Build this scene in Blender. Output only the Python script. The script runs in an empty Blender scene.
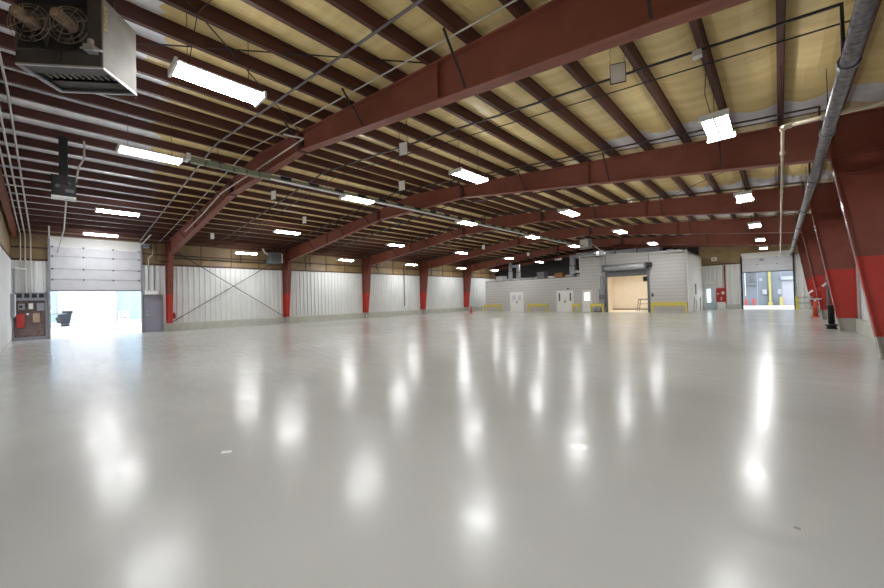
import bpy, math, random
from mathutils import Vector, Matrix
R = math.radians
random.seed(4)
SC = bpy.context.scene
COL = SC.collection

# ------------------------------------------------------------------ camera
def cam_axes(yaw, pitch, roll):
    y, p, r = R(yaw), R(pitch), R(roll)
    F = Vector((-math.sin(y)*math.cos(p), math.cos(y)*math.cos(p), math.sin(p)))
    A = Vector((math.cos(y), math.sin(y), 0)); U = A.cross(F)
    return A*math.cos(r) + U*math.sin(r), -A*math.sin(r) + U*math.cos(r), F
ca = bpy.data.cameras.new('camera'); cam = bpy.data.objects.new('camera', ca); COL.objects.link(cam)
a, u, f = cam_axes(42.824, .762, -1.466)
M = Matrix((a, u, -f)).transposed().to_4x4(); M.translation = Vector((0, 0, 1.5))
cam.matrix_world = M
ca.sensor_width = 36; ca.lens = 364.23/884*36; ca.clip_start = .05; ca.clip_end = 400
SC.camera = cam
# ------------------------------------------------------------------ world, exposure
W = bpy.data.worlds.new('world'); SC.world = W; W.use_nodes = True
bg = W.node_tree.nodes['Background']; bg.inputs[0].default_value = (.90, .95, 1, 1); bg.inputs[1].default_value = 2.2
SC.view_settings.view_transform = 'Standard'; SC.view_settings.look = 'None'
SC.view_settings.gamma = 1; SC.view_settings.use_curve_mapping = False
SC.view_settings.exposure = 1.32
SC.cycles.use_denoising = True
SC.cycles.max_bounces = 10; SC.cycles.diffuse_bounces = 7; SC.cycles.glossy_bounces = 4
SC.cycles.sample_clamp_indirect = 8
TUBE = 30.0

# ------------------------------------------------------------------ materials
def nt(name):
    m = bpy.data.materials.new(name); m.use_nodes = True
    return m, m.node_tree.nodes, m.node_tree.links, m.node_tree.nodes['Principled BSDF']
def lin(c): return tuple(((x/255)/12.92 if x/255 <= .04045 else ((x/255+.055)/1.055)**2.4) for x in c) + (1,)
def mat(name, rgb, rough=.6, metal=0, var=.12, scale=3, bump=0, bscale=40, spec=.5, stretch=None, dirt=None):
    m, N, L, b = nt(name)
    tc = N.new('ShaderNodeTexCoord'); mp = N.new('ShaderNodeMapping'); L.new(tc.outputs['Object'], mp.inputs[0])
    if stretch: mp.inputs['Scale'].default_value = stretch
    n = N.new('ShaderNodeTexNoise'); n.inputs['Scale'].default_value = scale; n.inputs['Detail'].default_value = 5
    L.new(mp.outputs[0], n.inputs[0])
    r = N.new('ShaderNodeValToRGB'); c = lin(rgb)
    r.color_ramp.elements[0].position = .3; r.color_ramp.elements[1].position = .7
    d = dirt and lin(dirt) or tuple(x*(1-var) for x in c[:3]) + (1,)
    r.color_ramp.elements[0].color = d
    r.color_ramp.elements[1].color = tuple(min(1, x*(1+var)) for x in c[:3]) + (1,)
    L.new(n.outputs[0], r.inputs[0]); L.new(r.outputs[0], b.inputs['Base Color'])
    b.inputs['Roughness'].default_value = rough; b.inputs['Metallic'].default_value = metal
    b.inputs['Specular IOR Level'].default_value = spec
    if bump:
        n2 = N.new('ShaderNodeTexNoise'); n2.inputs['Scale'].default_value = bscale; L.new(mp.outputs[0], n2.inputs[0])
        bp = N.new('ShaderNodeBump'); bp.inputs['Strength'].default_value = bump; bp.inputs['Distance'].default_value = .02
        L.new(n2.outputs[0], bp.inputs['Height']); L.new(bp.outputs[0], b.inputs['Normal'])
    return m
def emis(name, col, s):
    m, N, L, b = nt(name)
    b.inputs['Base Color'].default_value = (.9, .9, .9, 1)
    b.inputs['Emission Color'].default_value = col + (1,); b.inputs['Emission Strength'].default_value = s
    m.cycles.emission_sampling = 'FRONT'
    return m

M_WHITE = mat('white_panel', (214, 216, 214), .45, var=.05, scale=1.2)
M_NEARW = mat('near_white_panel', (222, 224, 226), .5, var=.04)
M_DOORW = mat('door_panel_white', (196, 197, 202), .5, var=.05)
M_SIDING = mat('grey_siding', (190, 188, 186), .55, var=.04, scale=1)
def siding_mat():
    m, N, L, b = nt('grey_lap_siding')
    g = N.new('ShaderNodeNewGeometry'); sp_ = N.new('ShaderNodeSeparateXYZ'); L.new(g.outputs['Position'], sp_.inputs[0])
    d = N.new('ShaderNodeMath'); d.operation = 'DIVIDE'; d.inputs[1].default_value = .27; L.new(sp_.outputs['Z'], d.inputs[0])
    fr = N.new('ShaderNodeMath'); fr.operation = 'FRACT'; L.new(d.outputs[0], fr.inputs[0])
    r = N.new('ShaderNodeValToRGB'); e = r.color_ramp.elements
    e[0].position = .66; e[0].color = lin((192, 190, 188)); e[1].position = .72; e[1].color = lin((179, 176, 174))
    L.new(fr.outputs[0], r.inputs[0]); L.new(r.outputs[0], b.inputs['Base Color']); b.inputs['Roughness'].default_value = .55
    return m
M_SIDING = siding_mat()
M_TRIM = mat('white_paint', (228, 228, 226), .5, var=.03)
M_CURB = mat('painted_concrete_curb', (186, 186, 176), .7, var=.1, scale=4, bump=.3)
M_TAN = mat('tan_wall_insulation', (142, 120, 84), .5, var=.2, scale=1.4, bump=.5, bscale=3)
M_RED = mat('red_oxide_steel', (134, 74, 58), .5, var=.12, scale=2)
M_PURLIN = mat('red_oxide_purlin', (82, 45, 38), .55, var=.15, scale=3)
M_DARK = mat('dark_steel', (48, 42, 42), .5, metal=.3)
M_PIPED = mat('dark_pipe', (62, 58, 58), .45, metal=.4)
M_PIPEW = mat('white_conduit', (205, 203, 198), .4)
M_PIPEC = mat('cream_pipe', (196, 182, 160), .45)
M_GALV = mat('galvanised_steel', (120, 117, 120), .36, metal=.6, var=.45, scale=14, bump=.2, bscale=25)
M_GREY = mat('grey_painted_metal', (138, 140, 148), .5, var=.05)
M_GDOOR = mat('grey_door_paint', (142, 143, 158), .45, var=.05, scale=1)
M_HEAT = mat('heater_beige_metal', (132, 127, 118), .6, metal=.1, var=.22, scale=4)
M_HDARK = mat('heater_dark_metal', (86, 82, 80), .5, metal=.4, var=.25, scale=5)
M_ALU = mat('bare_aluminium', (205, 206, 210), .3, metal=.7)
M_COPPER = mat('motor_bronze', (166, 148, 130), .4, metal=.3, var=.3, scale=14)
M_BLACK = mat('black_plastic', (26, 26, 28), .45)
M_TRACK = mat('greenish_grey_track', (132, 138, 116), .5, var=.1, scale=4)
M_YEL = mat('safety_yellow', (208, 192, 84), .5, var=.08)
M_REDP = mat('bright_red_paint', (176, 48, 44), .5, var=.08)
M_ORANGE = mat('orange_plastic', (200, 74, 44), .45)
M_CREAM = mat('cream_wall', (236, 228, 214), .7, var=.03)
M_BLUEG = mat('blue_grey_wall', (100, 107, 115), .6, var=.06, scale=1)
M_PBLUE = mat('pale_blue_panel', (134, 158, 176), .6, var=.03)
M_OUTW = mat('outdoor_white_panel', (182, 184, 190), .6, var=.02)
M_ASPH = mat('outdoor_concrete', (192, 192, 192), .8, var=.05, scale=.6)
M_GREYO = mat('outdoor_pale_grey', (140, 144, 150), .6, var=.04)
M_YELO = mat('weathered_yellow', (150, 142, 78), .6)
M_NAVY = mat('navy_plastic', (16, 22, 38), .4, var=.2)
M_BROWN = mat('brown_backboard', (112, 94, 92), .7, var=.3, scale=12)
M_PAPER = mat('paper', (226, 226, 220), .8, var=.02)
M_SIGN = mat('sign_panel', (248, 247, 243), .6, var=.05)
M_GREYD = mat('dim_grey_metal', (104, 106, 108), .5, metal=.3)
M_BRANCH = mat('grey_branch_pipe', (120, 116, 120), .35, metal=.6)
M_TEAL = mat('teal_grey_metal', (112, 126, 130), .5, metal=.2)
M_DUCT = mat('silver_duct', (176, 180, 184), .4, metal=.5, var=.12, scale=4)
M_TUBE = emis('fluorescent_tube', (.985, .99, 1.0), TUBE)
M_LAMPW = emis('warm_panel_light', (1.0, .96, .90), 9)

def band_mat():                                   # column paint: grey foot, bright red to head height, red oxide above
    m, N, L, b = nt('banded_column_paint')
    g = N.new('ShaderNodeNewGeometry'); s = N.new('ShaderNodeSeparateXYZ'); L.new(g.outputs['Position'], s.inputs[0])
    r = N.new('ShaderNodeValToRGB'); r.color_ramp.interpolation = 'CONSTANT'
    mm = N.new('ShaderNodeMath'); mm.operation = 'DIVIDE'; mm.inputs[1].default_value = 6; L.new(s.outputs['Z'], mm.inputs[0])
    L.new(mm.outputs[0], r.inputs[0]); e = r.color_ramp.elements
    e[0].position = 0; e[0].color = lin((176, 172, 162)); e[1].position = .46/6; e[1].color = lin((184, 54, 44))
    k = e.new(2.16/6); k.color = lin((126, 66, 54))
    n = N.new('ShaderNodeTexNoise'); n.inputs['Scale'].default_value = 3
    mx = N.new('ShaderNodeMix'); mx.data_type = 'RGBA'; mx.blend_type = 'MULTIPLY'; mx.inputs[0].default_value = .35
    L.new(g.outputs['Position'], n.inputs[0]); L.new(r.outputs[0], mx.inputs[6]); L.new(n.outputs[0], mx.inputs[7])
    L.new(mx.outputs[2], b.inputs['Base Color']); b.inputs['Roughness'].default_value = .25
    return m
M_COL = band_mat()

def floor_mat():
    m, N, L, b = nt('glossy_grey_epoxy')
    g = N.new('ShaderNodeNewGeometry')
    n = N.new('ShaderNodeTexNoise'); n.inputs['Scale'].default_value = .35; n.inputs['Detail'].default_value = 6
    L.new(g.outputs['Position'], n.inputs[0])
    r = N.new('ShaderNodeValToRGB'); r.color_ramp.elements[0].position = .35; r.color_ramp.elements[1].position = .7
    r.color_ramp.elements[0].color = lin((172, 173, 169)); r.color_ramp.elements[1].color = lin((183, 184, 180))
    L.new(n.outputs[0], r.inputs[0]); L.new(r.outputs[0], b.inputs['Base Color'])
    mpp = N.new('ShaderNodeMapping'); mpp.inputs['Scale'].default_value = (.6, 2.2, 1); mpp.inputs['Rotation'].default_value = (0, 0, R(25))
    L.new(g.outputs['Position'], mpp.inputs[0])
    n3 = N.new('ShaderNodeTexNoise'); n3.inputs['Scale'].default_value = 2.6; n3.inputs['Detail'].default_value = 6; n3.inputs['Distortion'].default_value = .8
    L.new(mpp.outputs[0], n3.inputs[0])
    mr = N.new('ShaderNodeMapRange'); mr.inputs['From Min'].default_value = .3; mr.inputs['From Max'].default_value = .7
    mr.inputs['To Min'].default_value = .155; mr.inputs['To Max'].default_value = .26
    L.new(n3.outputs[0], mr.inputs[0]); L.new(mr.outputs[0], b.inputs['Roughness'])
    b.inputs['Specular IOR Level'].default_value = .3; b.inputs['IOR'].default_value = 1.42
    n2 = N.new('ShaderNodeTexNoise'); n2.inputs['Scale'].default_value = 7; n2.inputs['Detail'].default_value = 5
    n2.inputs['Roughness'].default_value = .5; n2.inputs['Distortion'].default_value = .4
    L.new(mpp.outputs[0], n2.inputs[0])
    bp = N.new('ShaderNodeBump'); bp.inputs['Strength'].default_value = .12; bp.inputs['Distance'].default_value = .006
    L.new(n2.outputs[0], bp.inputs['Height']); L.new(bp.outputs[0], b.inputs['Normal'])
    return m
M_FLOOR = floor_mat()

def roof_mat():                                   # tan vinyl facing, with newer silver-white sheets near the frames and near end
    m, N, L, b = nt('roof_insulation_facing')
    g = N.new('ShaderNodeNewGeometry'); s = N.new('ShaderNodeSeparateXYZ'); L.new(g.outputs['Position'], s.inputs[0])
    def M2(op, a, c=None, v=None, clamp=False):
        q = N.new('ShaderNodeMath'); q.operation = op; q.use_clamp = clamp
        if hasattr(a, 'node'): L.new(a, q.inputs[0])
        else: q.inputs[0].default_value = a
        if c is not None:
            if hasattr(c, 'node'): L.new(c, q.inputs[1])
            else: q.inputs[1].default_value = c
        return q.outputs[0]
    n = N.new('ShaderNodeTexNoise'); n.inputs['Scale'].default_value = 1.3; n.inputs['Detail'].default_value = 4; L.new(g.outputs['Position'], n.inputs[0])
    wob = M2('MULTIPLY', M2('SUBTRACT', n.outputs[0], .5), 1.4)
    X, Y = s.outputs['X'], s.outputs['Y']
    # sheets laid just before each frame on the right of the hall
    ph = M2('FRACT', M2('DIVIDE', M2('ADD', M2('ADD', Y, wob), 2.154 + 7.009), 7.009))
    nearf = M2('MULTIPLY', M2('GREATER_THAN', ph, .85), M2('GREATER_THAN', M2('ADD', X, M2('MULTIPLY', wob, 2.0)), -3.6))
    nearf = M2('MULTIPLY', nearf, M2('GREATER_THAN', Y, 6))
    # sheets of the near end bay left of the heater
    e = M2('LESS_THAN', M2('ADD', Y, wob), M2('ADD', 1.2, M2('MULTIPLY', M2('MAXIMUM', M2('SUBTRACT', -7.0, X), 0.0), .16)))
    e = M2('MULTIPLY', e, M2('LESS_THAN', X, -6.0))
    ms = M2('MAXIMUM', nearf, e)
    st = N.new('ShaderNodeMapping'); st.inputs['Scale'].default_value = (.5, 3.5, 1); L.new(g.outputs['Position'], st.inputs[0])
    n2 = N.new('ShaderNodeTexNoise'); n2.inputs['Scale'].default_value = 1.2; n2.inputs['Detail'].default_value = 6; L.new(st.outputs[0], n2.inputs[0])
    r = N.new('ShaderNodeValToRGB'); r.color_ramp.elements[0].position = .3; r.color_ramp.elements[1].position = .72
    r.color_ramp.elements[0].color = lin((214, 186, 124)); r.color_ramp.elements[1].color = lin((238, 216, 158)); L.new(n2.outputs[0], r.inputs[0])
    r2 = N.new('ShaderNodeValToRGB'); r2.color_ramp.elements[0].position = .35; r2.color_ramp.elements[1].position = .7
    r2.color_ramp.elements[0].color = lin((232, 232, 238)); r2.color_ramp.elements[1].color = lin((250, 250, 254)); L.new(n2.outputs[0], r2.inputs[0])
    mx = N.new('ShaderNodeMix'); mx.data_type = 'RGBA'; L.new(ms, mx.inputs[0]); L.new(r.outputs[0], mx.inputs[6]); L.new(r2.outputs[0], mx.inputs[7])
    L.new(mx.outputs[2], b.inputs['Base Color'])
    L.new(M2('MULTIPLY', ms, .12), b.inputs['Metallic']); b.inputs['Roughness'].default_value = .33
    bp = N.new('ShaderNodeBump'); bp.inputs['Strength'].default_value = .35; bp.inputs['Distance'].default_value = .04
    L.new(n2.outputs[0], bp.inputs['Height']); L.new(bp.outputs[0], b.inputs['Normal'])
    return m
M_ROOF = roof_mat()

# ------------------------------------------------------------------ mesh helpers
class MB:
    def __init__(s): s.v = []; s.f = []
    def quadbox(s, P):                            # 8 corners: bottom 4 ccw, top 4 ccw
        b = len(s.v); s.v += [tuple(p) for p in P]
        s.f += [tuple(b+i for i in q) for q in ((3,2,1,0),(4,5,6,7),(0,1,5,4),(1,2,6,5),(2,3,7,6),(3,0,4,7))]
        return s
    def box(s, x0, x1, y0, y1, z0, z1):
        x0, x1 = sorted((x0, x1)); y0, y1 = sorted((y0, y1)); z0, z1 = sorted((z0, z1))
        return s.quadbox([(x0,y0,z0),(x1,y0,z0),(x1,y1,z0),(x0,y1,z0),(x0,y0,z1),(x1,y0,z1),(x1,y1,z1),(x0,y1,z1)])
    def prism_xz(s, pts, y0, y1):                 # polygon in XZ extruded along Y (pts ccw seen from -Y)
        b = len(s.v); n = len(pts)
        s.v += [(x, y0, z) for x, z in pts] + [(x, y1, z) for x, z in pts]
        s.f += [tuple(b+i for i in range(n)), tuple(b+n+i for i in reversed(range(n)))]
        s.f += [(b+(i+1) % n, b+i, b+n+i, b+n+(i+1) % n) for i in range(n)]
        return s
    def tube(s, p, q, r, n=8, r2=None, cap=True):
        p, q = Vector(p), Vector(q); d = (q-p).normalized()
        a = d.orthogonal().normalized(); c = d.cross(a); b = len(s.v)
        for w, rr in ((p, r), (q, r if r2 is None else r2)):
            for i in range(n):
                t = 2*math.pi*i/n; s.v.append(tuple(w + (a*math.cos(t) + c*math.sin(t))*rr))
        s.f += [(b+i, b+(i+1) % n, b+n+(i+1) % n, b+n+i) for i in range(n)]
        if cap: s.f += [tuple(b+i for i in reversed(range(n))), tuple(b+n+i for i in range(n))]
        return s
    def path(s, pts, r, n=7):
        P = [Vector(p) for p in pts]; b = len(s.v); ref = None
        for k, p in enumerate(P):
            d = ((P[min(k+1, len(P)-1)] - p).normalized() + (p - P[max(k-1, 0)]).normalized())
            if d.length < 1e-6: d = Vector((0,0,1))
            d.normalize()
            a = d.orthogonal().normalized() if ref is None else (ref - d*ref.dot(d)).normalized()
            ref = a; c = d.cross(a)
            for i in range(n):
                t = 2*math.pi*i/n; s.v.append(tuple(p + (a*math.cos(t)+c*math.sin(t))*r))
        for k in range(len(P)-1):
            s.f += [(b+k*n+i, b+k*n+(i+1) % n, b+(k+1)*n+(i+1) % n, b+(k+1)*n+i) for i in range(n)]
        m = b+(len(P)-1)*n
        s.f += [tuple(b+i for i in reversed(range(n))), tuple(m+i for i in range(n))]
        return s
    def lathe(s, o, prof, n=20):
        b = len(s.v); o = Vector(o)
        for r, z in prof:
            for i in range(n):
                t = 2*math.pi*i/n; s.v.append((o.x+r*math.cos(t), o.y+r*math.sin(t), o.z+z))
        for k in range(len(prof)-1):
            s.f += [(b+k*n+i, b+k*n+(i+1) % n, b+(k+1)*n+(i+1) % n, b+(k+1)*n+i) for i in range(n)]
        m = b+(len(prof)-1)*n
        s.f += [tuple(b+i for i in reversed(range(n))), tuple(m+i for i in range(n))]
        return s
    def xf(s, mtx, start=0):
        s.v = s.v[:start] + [tuple(mtx @ Vector(p)) for p in s.v[start:]]; return s
def wpos(o):
    p = Vector((0,0,0))
    while o is not None: p += o.location; o = o.parent
    return p
def obj(name, mb, m, parent=None, bevel=0, smooth=False):   # vertices in world space, shifted to the parent's origin
    me = bpy.data.meshes.new(name)
    off = wpos(parent)
    me.from_pydata([tuple(Vector(p)-off) for p in mb.v], [], mb.f); me.update()
    o = bpy.data.objects.new(name, me); COL.objects.link(o); me.materials.append(m)
    if parent: o.parent = parent
    if smooth: me.polygons.foreach_set('use_smooth', [len(p.vertices) == 4 for p in me.polygons])
    if bevel:
        b = o.modifiers.new('bevel', 'BEVEL'); b.width = bevel; b.segments = 2; b.limit_method = 'ANGLE'
    return o
def tag(o, label, cat, group=None, kind=None):
    o['label'] = label; o['category'] = cat
    if group: o['group'] = group
    if kind: o['kind'] = kind
    return o
def thing(name, loc, label, cat, group=None):
    o = bpy.data.objects.new(name, None); o.empty_display_size = .2; COL.objects.link(o); o.location = loc
    return tag(o, label, cat, group)
def struct(name, mb, m, parent=None, bevel=0):
    o = obj(name, mb, m, parent, bevel)
    if parent is None: o['kind'] = 'structure'
    return o
def copy_tree(o, parent=None):
    c = o.copy(); COL.objects.link(c); c.parent = parent
    for ch in list(o.children): copy_tree(ch, c)
    return c
ORD = ['nearest', 'second', 'third', 'fourth', 'fifth', 'farthest']
NTH = ['first', 'second', 'third', 'fourth', 'fifth', 'sixth', 'seventh', 'eighth', 'ninth', 'tenth', 'eleventh', 'twelfth', 'thirteenth', 'fourteenth', 'fifteenth']

# ------------------------------------------------------------------ dimensions
XL, XR, YN, YE = -27.0, 2.05, -1.25, 39.37
XC, ZT, SL = -12.5, 6.48, .0875                    # ridge line, top of frames at ridge, roof slope
def zt(x): return ZT - SL*abs(x-XC)
FY = [4.855 + 7.009*k for k in range(5)]

# ------------------------------------------------------------------ floor, ground, roof
struct('floor', MB().box(XL, XR, YN, YE, -.2, 0), M_FLOOR)
g = MB().box(-80, XL, -40, 60, -.25, -.02).box(XL, 30, YE, 70, -.25, -.015).box(XR, 30, -40, YE, -.25, -.02)
struct('floor_outside', g, M_ASPH)
c = MB()
px = sorted([XC + s_*(.43+.94*i_) for i_ in range(15) for s_ in (-1, 1)] + [XC-14.42, XC+14.42])
px = [XL-.25] + px + [XR+.25]
low = []
for p0, p1 in zip(px, px[1:]):                     # facing sags in a shallow curve between neighbouring purlins
    sagd = .11 if p1-p0 > .6 else .0
    for q in range(6):
        x = p0 + (p1-p0)*q/6
        low.append((x, zt(x)+.255 - sagd*(1-(2*q/6-1)**2)))
low.append((px[-1], zt(px[-1])+.255))
b = len(c.v); n = len(low)
for y in (YN-.2, YE+.2):
    c.v += [(x, y, z) for x, z in low]
c.f += [(b+i+1, b+i, b+n+i, b+n+i+1) for i in range(n-1)]
for x0, x1 in ((XL-.25, XC), (XC, XR+.25)):
    z0, z1 = zt(x0)+.29, zt(x1)+.29
    c.quadbox([(x0,YN-.2,z0),(x1,YN-.2,z1),(x1,YE+.2,z1),(x0,YE+.2,z0),(x0,YN-.2,z0+.12),(x1,YN-.2,z1+.12),(x1,YE+.2,z1+.12),(x0,YE+.2,z0+.12)])
struct('ceiling', c, M_ROOF)

# ------------------------------------------------------------------ ribbed wall panels
def ribs(mb, axis, p, s, a0, a1, z0, z1, pitch=.3):
    """sheet at coordinate p (x for axis 'x'), ribs standing towards s (+1/-1), running a0..a1"""
    d = .03*s
    prof = []; n = max(1, round((a1-a0)/pitch)); w = (a1-a0)/n
    for i in range(n):
        q = a0 + i*w
        prof += [(q, 0), (q+w*.40, 0), (q+w*.47, d), (q+w*.73, d), (q+w*.8, 0)]
    prof.append((a1, 0)); b = len(mb.v); k = len(prof)
    for z in (z0, z1):
        for q, e in prof: mb.v.append((p+e, q, z) if axis == 'x' else (q, p+e, z))
    for i in range(k-1):
        f4 = (b+i, b+i+1, b+k+i+1, b+k+i)
        mb.f.append(f4)
    b = len(mb.v)                                  # backing slab
    if axis == 'x': mb.box(p-.08*s, p-.002*s, a0, a1, z0, z1)
    else: mb.box(a0, a1, p-.08*s, p-.002*s, z0, z1)
    return mb
ZB, ZS = 3.9, .45
# left wall : roll-up door Y .05-3.6, man door Y 3.72-4.56
w = MB()
ribs(w, 'x', XL, 1, YN, -.02, 0, ZB); ribs(w, 'x', XL, 1, 3.60, 3.72, 0, ZB, .12); ribs(w, 'x', XL, 1, 3.72, 4.56, 2.14, ZB)
ribs(w, 'x', XL, 1, 4.56, YE, 0, ZB)
wl = struct('wall_left', w, M_WHITE)
ins = MB().box(XL-.2, XL-.06, YN-.2, -.02, ZB, 5.7).box(XL-.2, XL-.06, 3.6, YE+.2, ZB, 5.7).box(XL-.2, XL-.06, -.02, 3.6, 5.14, 5.7)
obj('wall_insulation', ins, M_TAN, wl)
gm = MB()
for z in (3.93, 4.52):
    gm.box(XL-.06, XL+.06, YN, -.03, z, z+.06).box(XL-.06, XL+.06, 3.62, YE, z, z+.06)
obj('girt', gm, M_PURLIN, wl)
gm = MB(); q = 6.6
while q < YE-1:
    gm.box(XL-.06, XL, q, q+.05, 4.0, 5.3); q += 1.75
obj('insulation_seam', gm, mat('insulation_seam_strip', (120, 96, 62), .6), wl)
struct('baseboard_left', MB().box(XL, XL+.16, 4.62, YE, 0, ZS), M_CURB, bevel=.01)
# right wall
w = MB(); ribs(w, 'x', XR, -1, YN, YE, 0, ZB)
wr = struct('wall_right', w, M_WHITE)
obj('wall_insulation', MB().box(XR+.06, XR+.2, YN-.2, YE+.2, ZB, 5.7), M_TAN, wr)
gm = MB()
for z in (3.93, 4.6): gm.box(XR-.06, XR+.06, YN, YE, z, z+.06)
obj('girt', gm, M_PURLIN, wr)
struct('baseboard_right', MB().box(XR-.16, XR, YN, YE, 0, ZS), M_CURB, bevel=.01)
# near end wall
def gable(mb, x0, x1, z0, y0, y1):
    pts = [(x0, z0), (x1, z0), (x1, zt(x1)+.3)]
    if x0 < XC < x1: pts.append((XC, ZT+.3))
    pts.append((x0, zt(x0)+.3))
    return mb.prism_xz(pts, y0, y1)
w = MB(); ribs(w, 'y', YN, 1, XL, XR, 0, ZB)
wn = struct('wall_near', w, M_NEARW)
obj('wall_insulation', gable(MB(), XL-.2, XR+.2, ZB, YN-.2, YN-.005), M_TAN, wn)
obj('girt', MB().box(XL, XR, YN-.06, YN+.05, 3.93, 3.99), M_PURLIN, wn)
# far end wall: door X -2.25 - .8 to z 3.05 ; man door X -4.8 - -4.1 to z 1.95
DX0, DX1 = -2.24, .80
w = MB(); ribs(w, 'y', YE, -1, XL, -4.86, 0, ZB-.1); ribs(w, 'y', YE, -1, -4.86, -4.06, 1.97, ZB-.1)
ribs(w, 'y', YE, -1, -4.06, DX0-.06, 0, ZB-.1); ribs(w, 'y', YE, -1, DX1+.06, XR, 0, ZB+.4)
wf = struct('wall_far', w, M_WHITE)
obj('dark_gable', gable(MB(), XL, -5.2, ZB-.1, YE+.02, YE+.2), mat('painted_gable_shade', (40, 34, 34), .7), wf)  # unlit gable over the inner building: its shade is painted in as near-black
fi = gable(MB(), -5.2, DX0, ZB-.1, YE+.06, YE+.2)
fi.prism_xz([(DX0, 4.5), (XR, 4.5), (XR, zt(XR)+.3), (DX0, zt(DX0)+.3)], YE+.06, YE+.2)
fi.box(DX1, XR, YE+.06, YE+.2, ZB+.4, 4.5)
obj('wall_insulation', fi, M_TAN, wf)
obj('girt', MB().box(XL, DX0-.06, YE-.06, YE+.06, ZB-.08, ZB-.02), M_PURLIN, wf)
struct('baseboard_far', MB().box(-3.3, DX0-.06, YE-.1, YE, 0, .42), M_CURB)

# ------------------------------------------------------------------ rigid frames
def make_frame():
    y = FY[0]
    t = thing('steel_frame', (XC, y, 0), 'frame', 'steel frame')
    low = [(-25.88, 4.50), (-15.35, 5.71), (-9.65, 5.71), (.92, 4.38)]
    top = [(-25.88, zt(-25.88)), (XC, ZT), (.92, zt(.92))]
    rf = MB()
    rf.prism_xz(low + top[::-1], y-.01, y+.01)
    obj_w = obj('rafter', rf, M_RED, t)
    fl = MB()
    for a_, b_ in list(zip(low, low[1:])):
        fl.prism_xz([a_, b_, (b_[0], b_[1]+.03), (a_[0], a_[1]+.03)], y-.12, y+.12)
    for a_, b_ in list(zip(top, top[1:])):
        fl.prism_xz([(a_[0], a_[1]-.03), (b_[0], b_[1]-.03), b_, a_], y-.11, y+.11)
    obj('flange', fl, M_RED, obj_w)
    def zl(x):
        for (x0, z0), (x1, z1) in zip(low, low[1:]):
            if x0 <= x <= x1: return z0+(z1-z0)*(x-x0)/(x1-x0)
    for x in (-15.35, -9.65): obj('splice_plate', MB().box(x-.06, x+.06, y-.13, y+.13, zl(x)-.03, zt(x)-.01), M_PURLIN, obj_w)
    for x in (-20.6, -4.4): obj('stiffener', MB().box(x-.01, x+.01, y-.1, y+.1, zl(x), zt(x)-.02), M_RED, obj_w)
    for sd, xo, xf_, xk, zk in ((-1, -26.93, -26.47, -25.88, 4.50), (1, 1.92, 1.53, .92, 4.38)):
        cm = MB()
        web = [(xo, 0), (xf_, 0), (xk, zk), (xk, zt(xk)), (xo, zt(xo))]
        if sd > 0: web = web[::-1]
        cm.prism_xz(web, y-.01, y+.01)
        co = obj('column', cm, M_COL, t)
        fm = MB()
        def bar(p, q, th):
            dx, dz = q[0]-p[0], q[1]-p[1]; l = math.hypot(dx, dz); nx, nz = dz/l*th/2, -dx/l*th/2
            P = [(p[0]+nx, p[1]+nz), (q[0]+nx, q[1]+nz), (q[0]-nx, q[1]-nz), (p[0]-nx, p[1]-nz)]
            fm.prism_xz(P, y-.115, y+.115)
        bar((xf_, 0), (xk, zk), .03); bar((xo, 0), (xo, zt(xo)-.02), .03)
        bar((xk, zt(xk)-.015), (xo, zt(xo)-.015), .03)
        bar((xk, zk), (xo, zk+.02*sd), .025)
        bar((xk+.14*sd, zk-.42), (xo, zk-.30), .02)
        bar((xk, zk), (xk, zt(xk)), .035)
        fm.box(min(xf_, xo)-.03, max(xf_, xo)+.03, y-.14, y+.14, 0, .03)
        obj('flange', fm, M_COL, co)
    bx = [-25.1, -22.2, -18.6, -16.1, -9.4, -6.65, -3.75, -1.0]
    for x in bx:                                  # knee braces from the lower flange up to a purlin, both sides
        for sy in (-1, 1):
            obj('flange_brace', MB().tube((x, y+.1*sy, zl(x)+.03), (x, y+.62*sy, zt(x)+.03), .022, 4), M_DARK, t)
    return t
FR = make_frame()
for k, y in enumerate(FY):
    o = FR if k == 0 else copy_tree(FR)
    o.location = (XC, y, 0)
    tag(o, f'dark red tapered steel frame spanning the hall, {["nearest", "second nearest", "middle", "second farthest", "farthest"][k]} of the five', 'steel frame', 'tapered steel frames across the hall')
# end wall rafters with posts (thin)
for nm, y, lb in (('end_rafter', YN+.17, 'slim dark red rafter along the top of the near end wall'), ('end_rafter', YE-.17, 'slim dark red rafter along the top of the far end wall')):
    t = thing(nm, (XC, y, 0), lb, 'steel frame')
    rm = MB()
    for x0, x1 in ((XL+.1, XC), (XC, XR-.1)):
        rm.prism_xz([(x0, zt(x0)-.3), (x1, zt(x1)-.3), (x1, zt(x1)-.28), (x0, zt(x0)-.28)], y-.08, y+.08)
        rm.prism_xz([(x0, zt(x0)-.28), (x1, zt(x1)-.28), (x1, zt(x1)), (x0, zt(x0))], y-.01, y+.01)
        rm.prism_xz([(x0, zt(x0)-.02), (x1, zt(x1)-.02), (x1, zt(x1)), (x0, zt(x0))], y-.08, y+.08)
    obj('rafter', rm, M_RED, t)
    for x in (() if y < 0 else (XR-.3,)):
        obj('post', MB().box(x-.1, x+.1, y-.08, y+.08, 0, zt(x)-.3), M_RED if y < 0 else M_COL, t)

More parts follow.
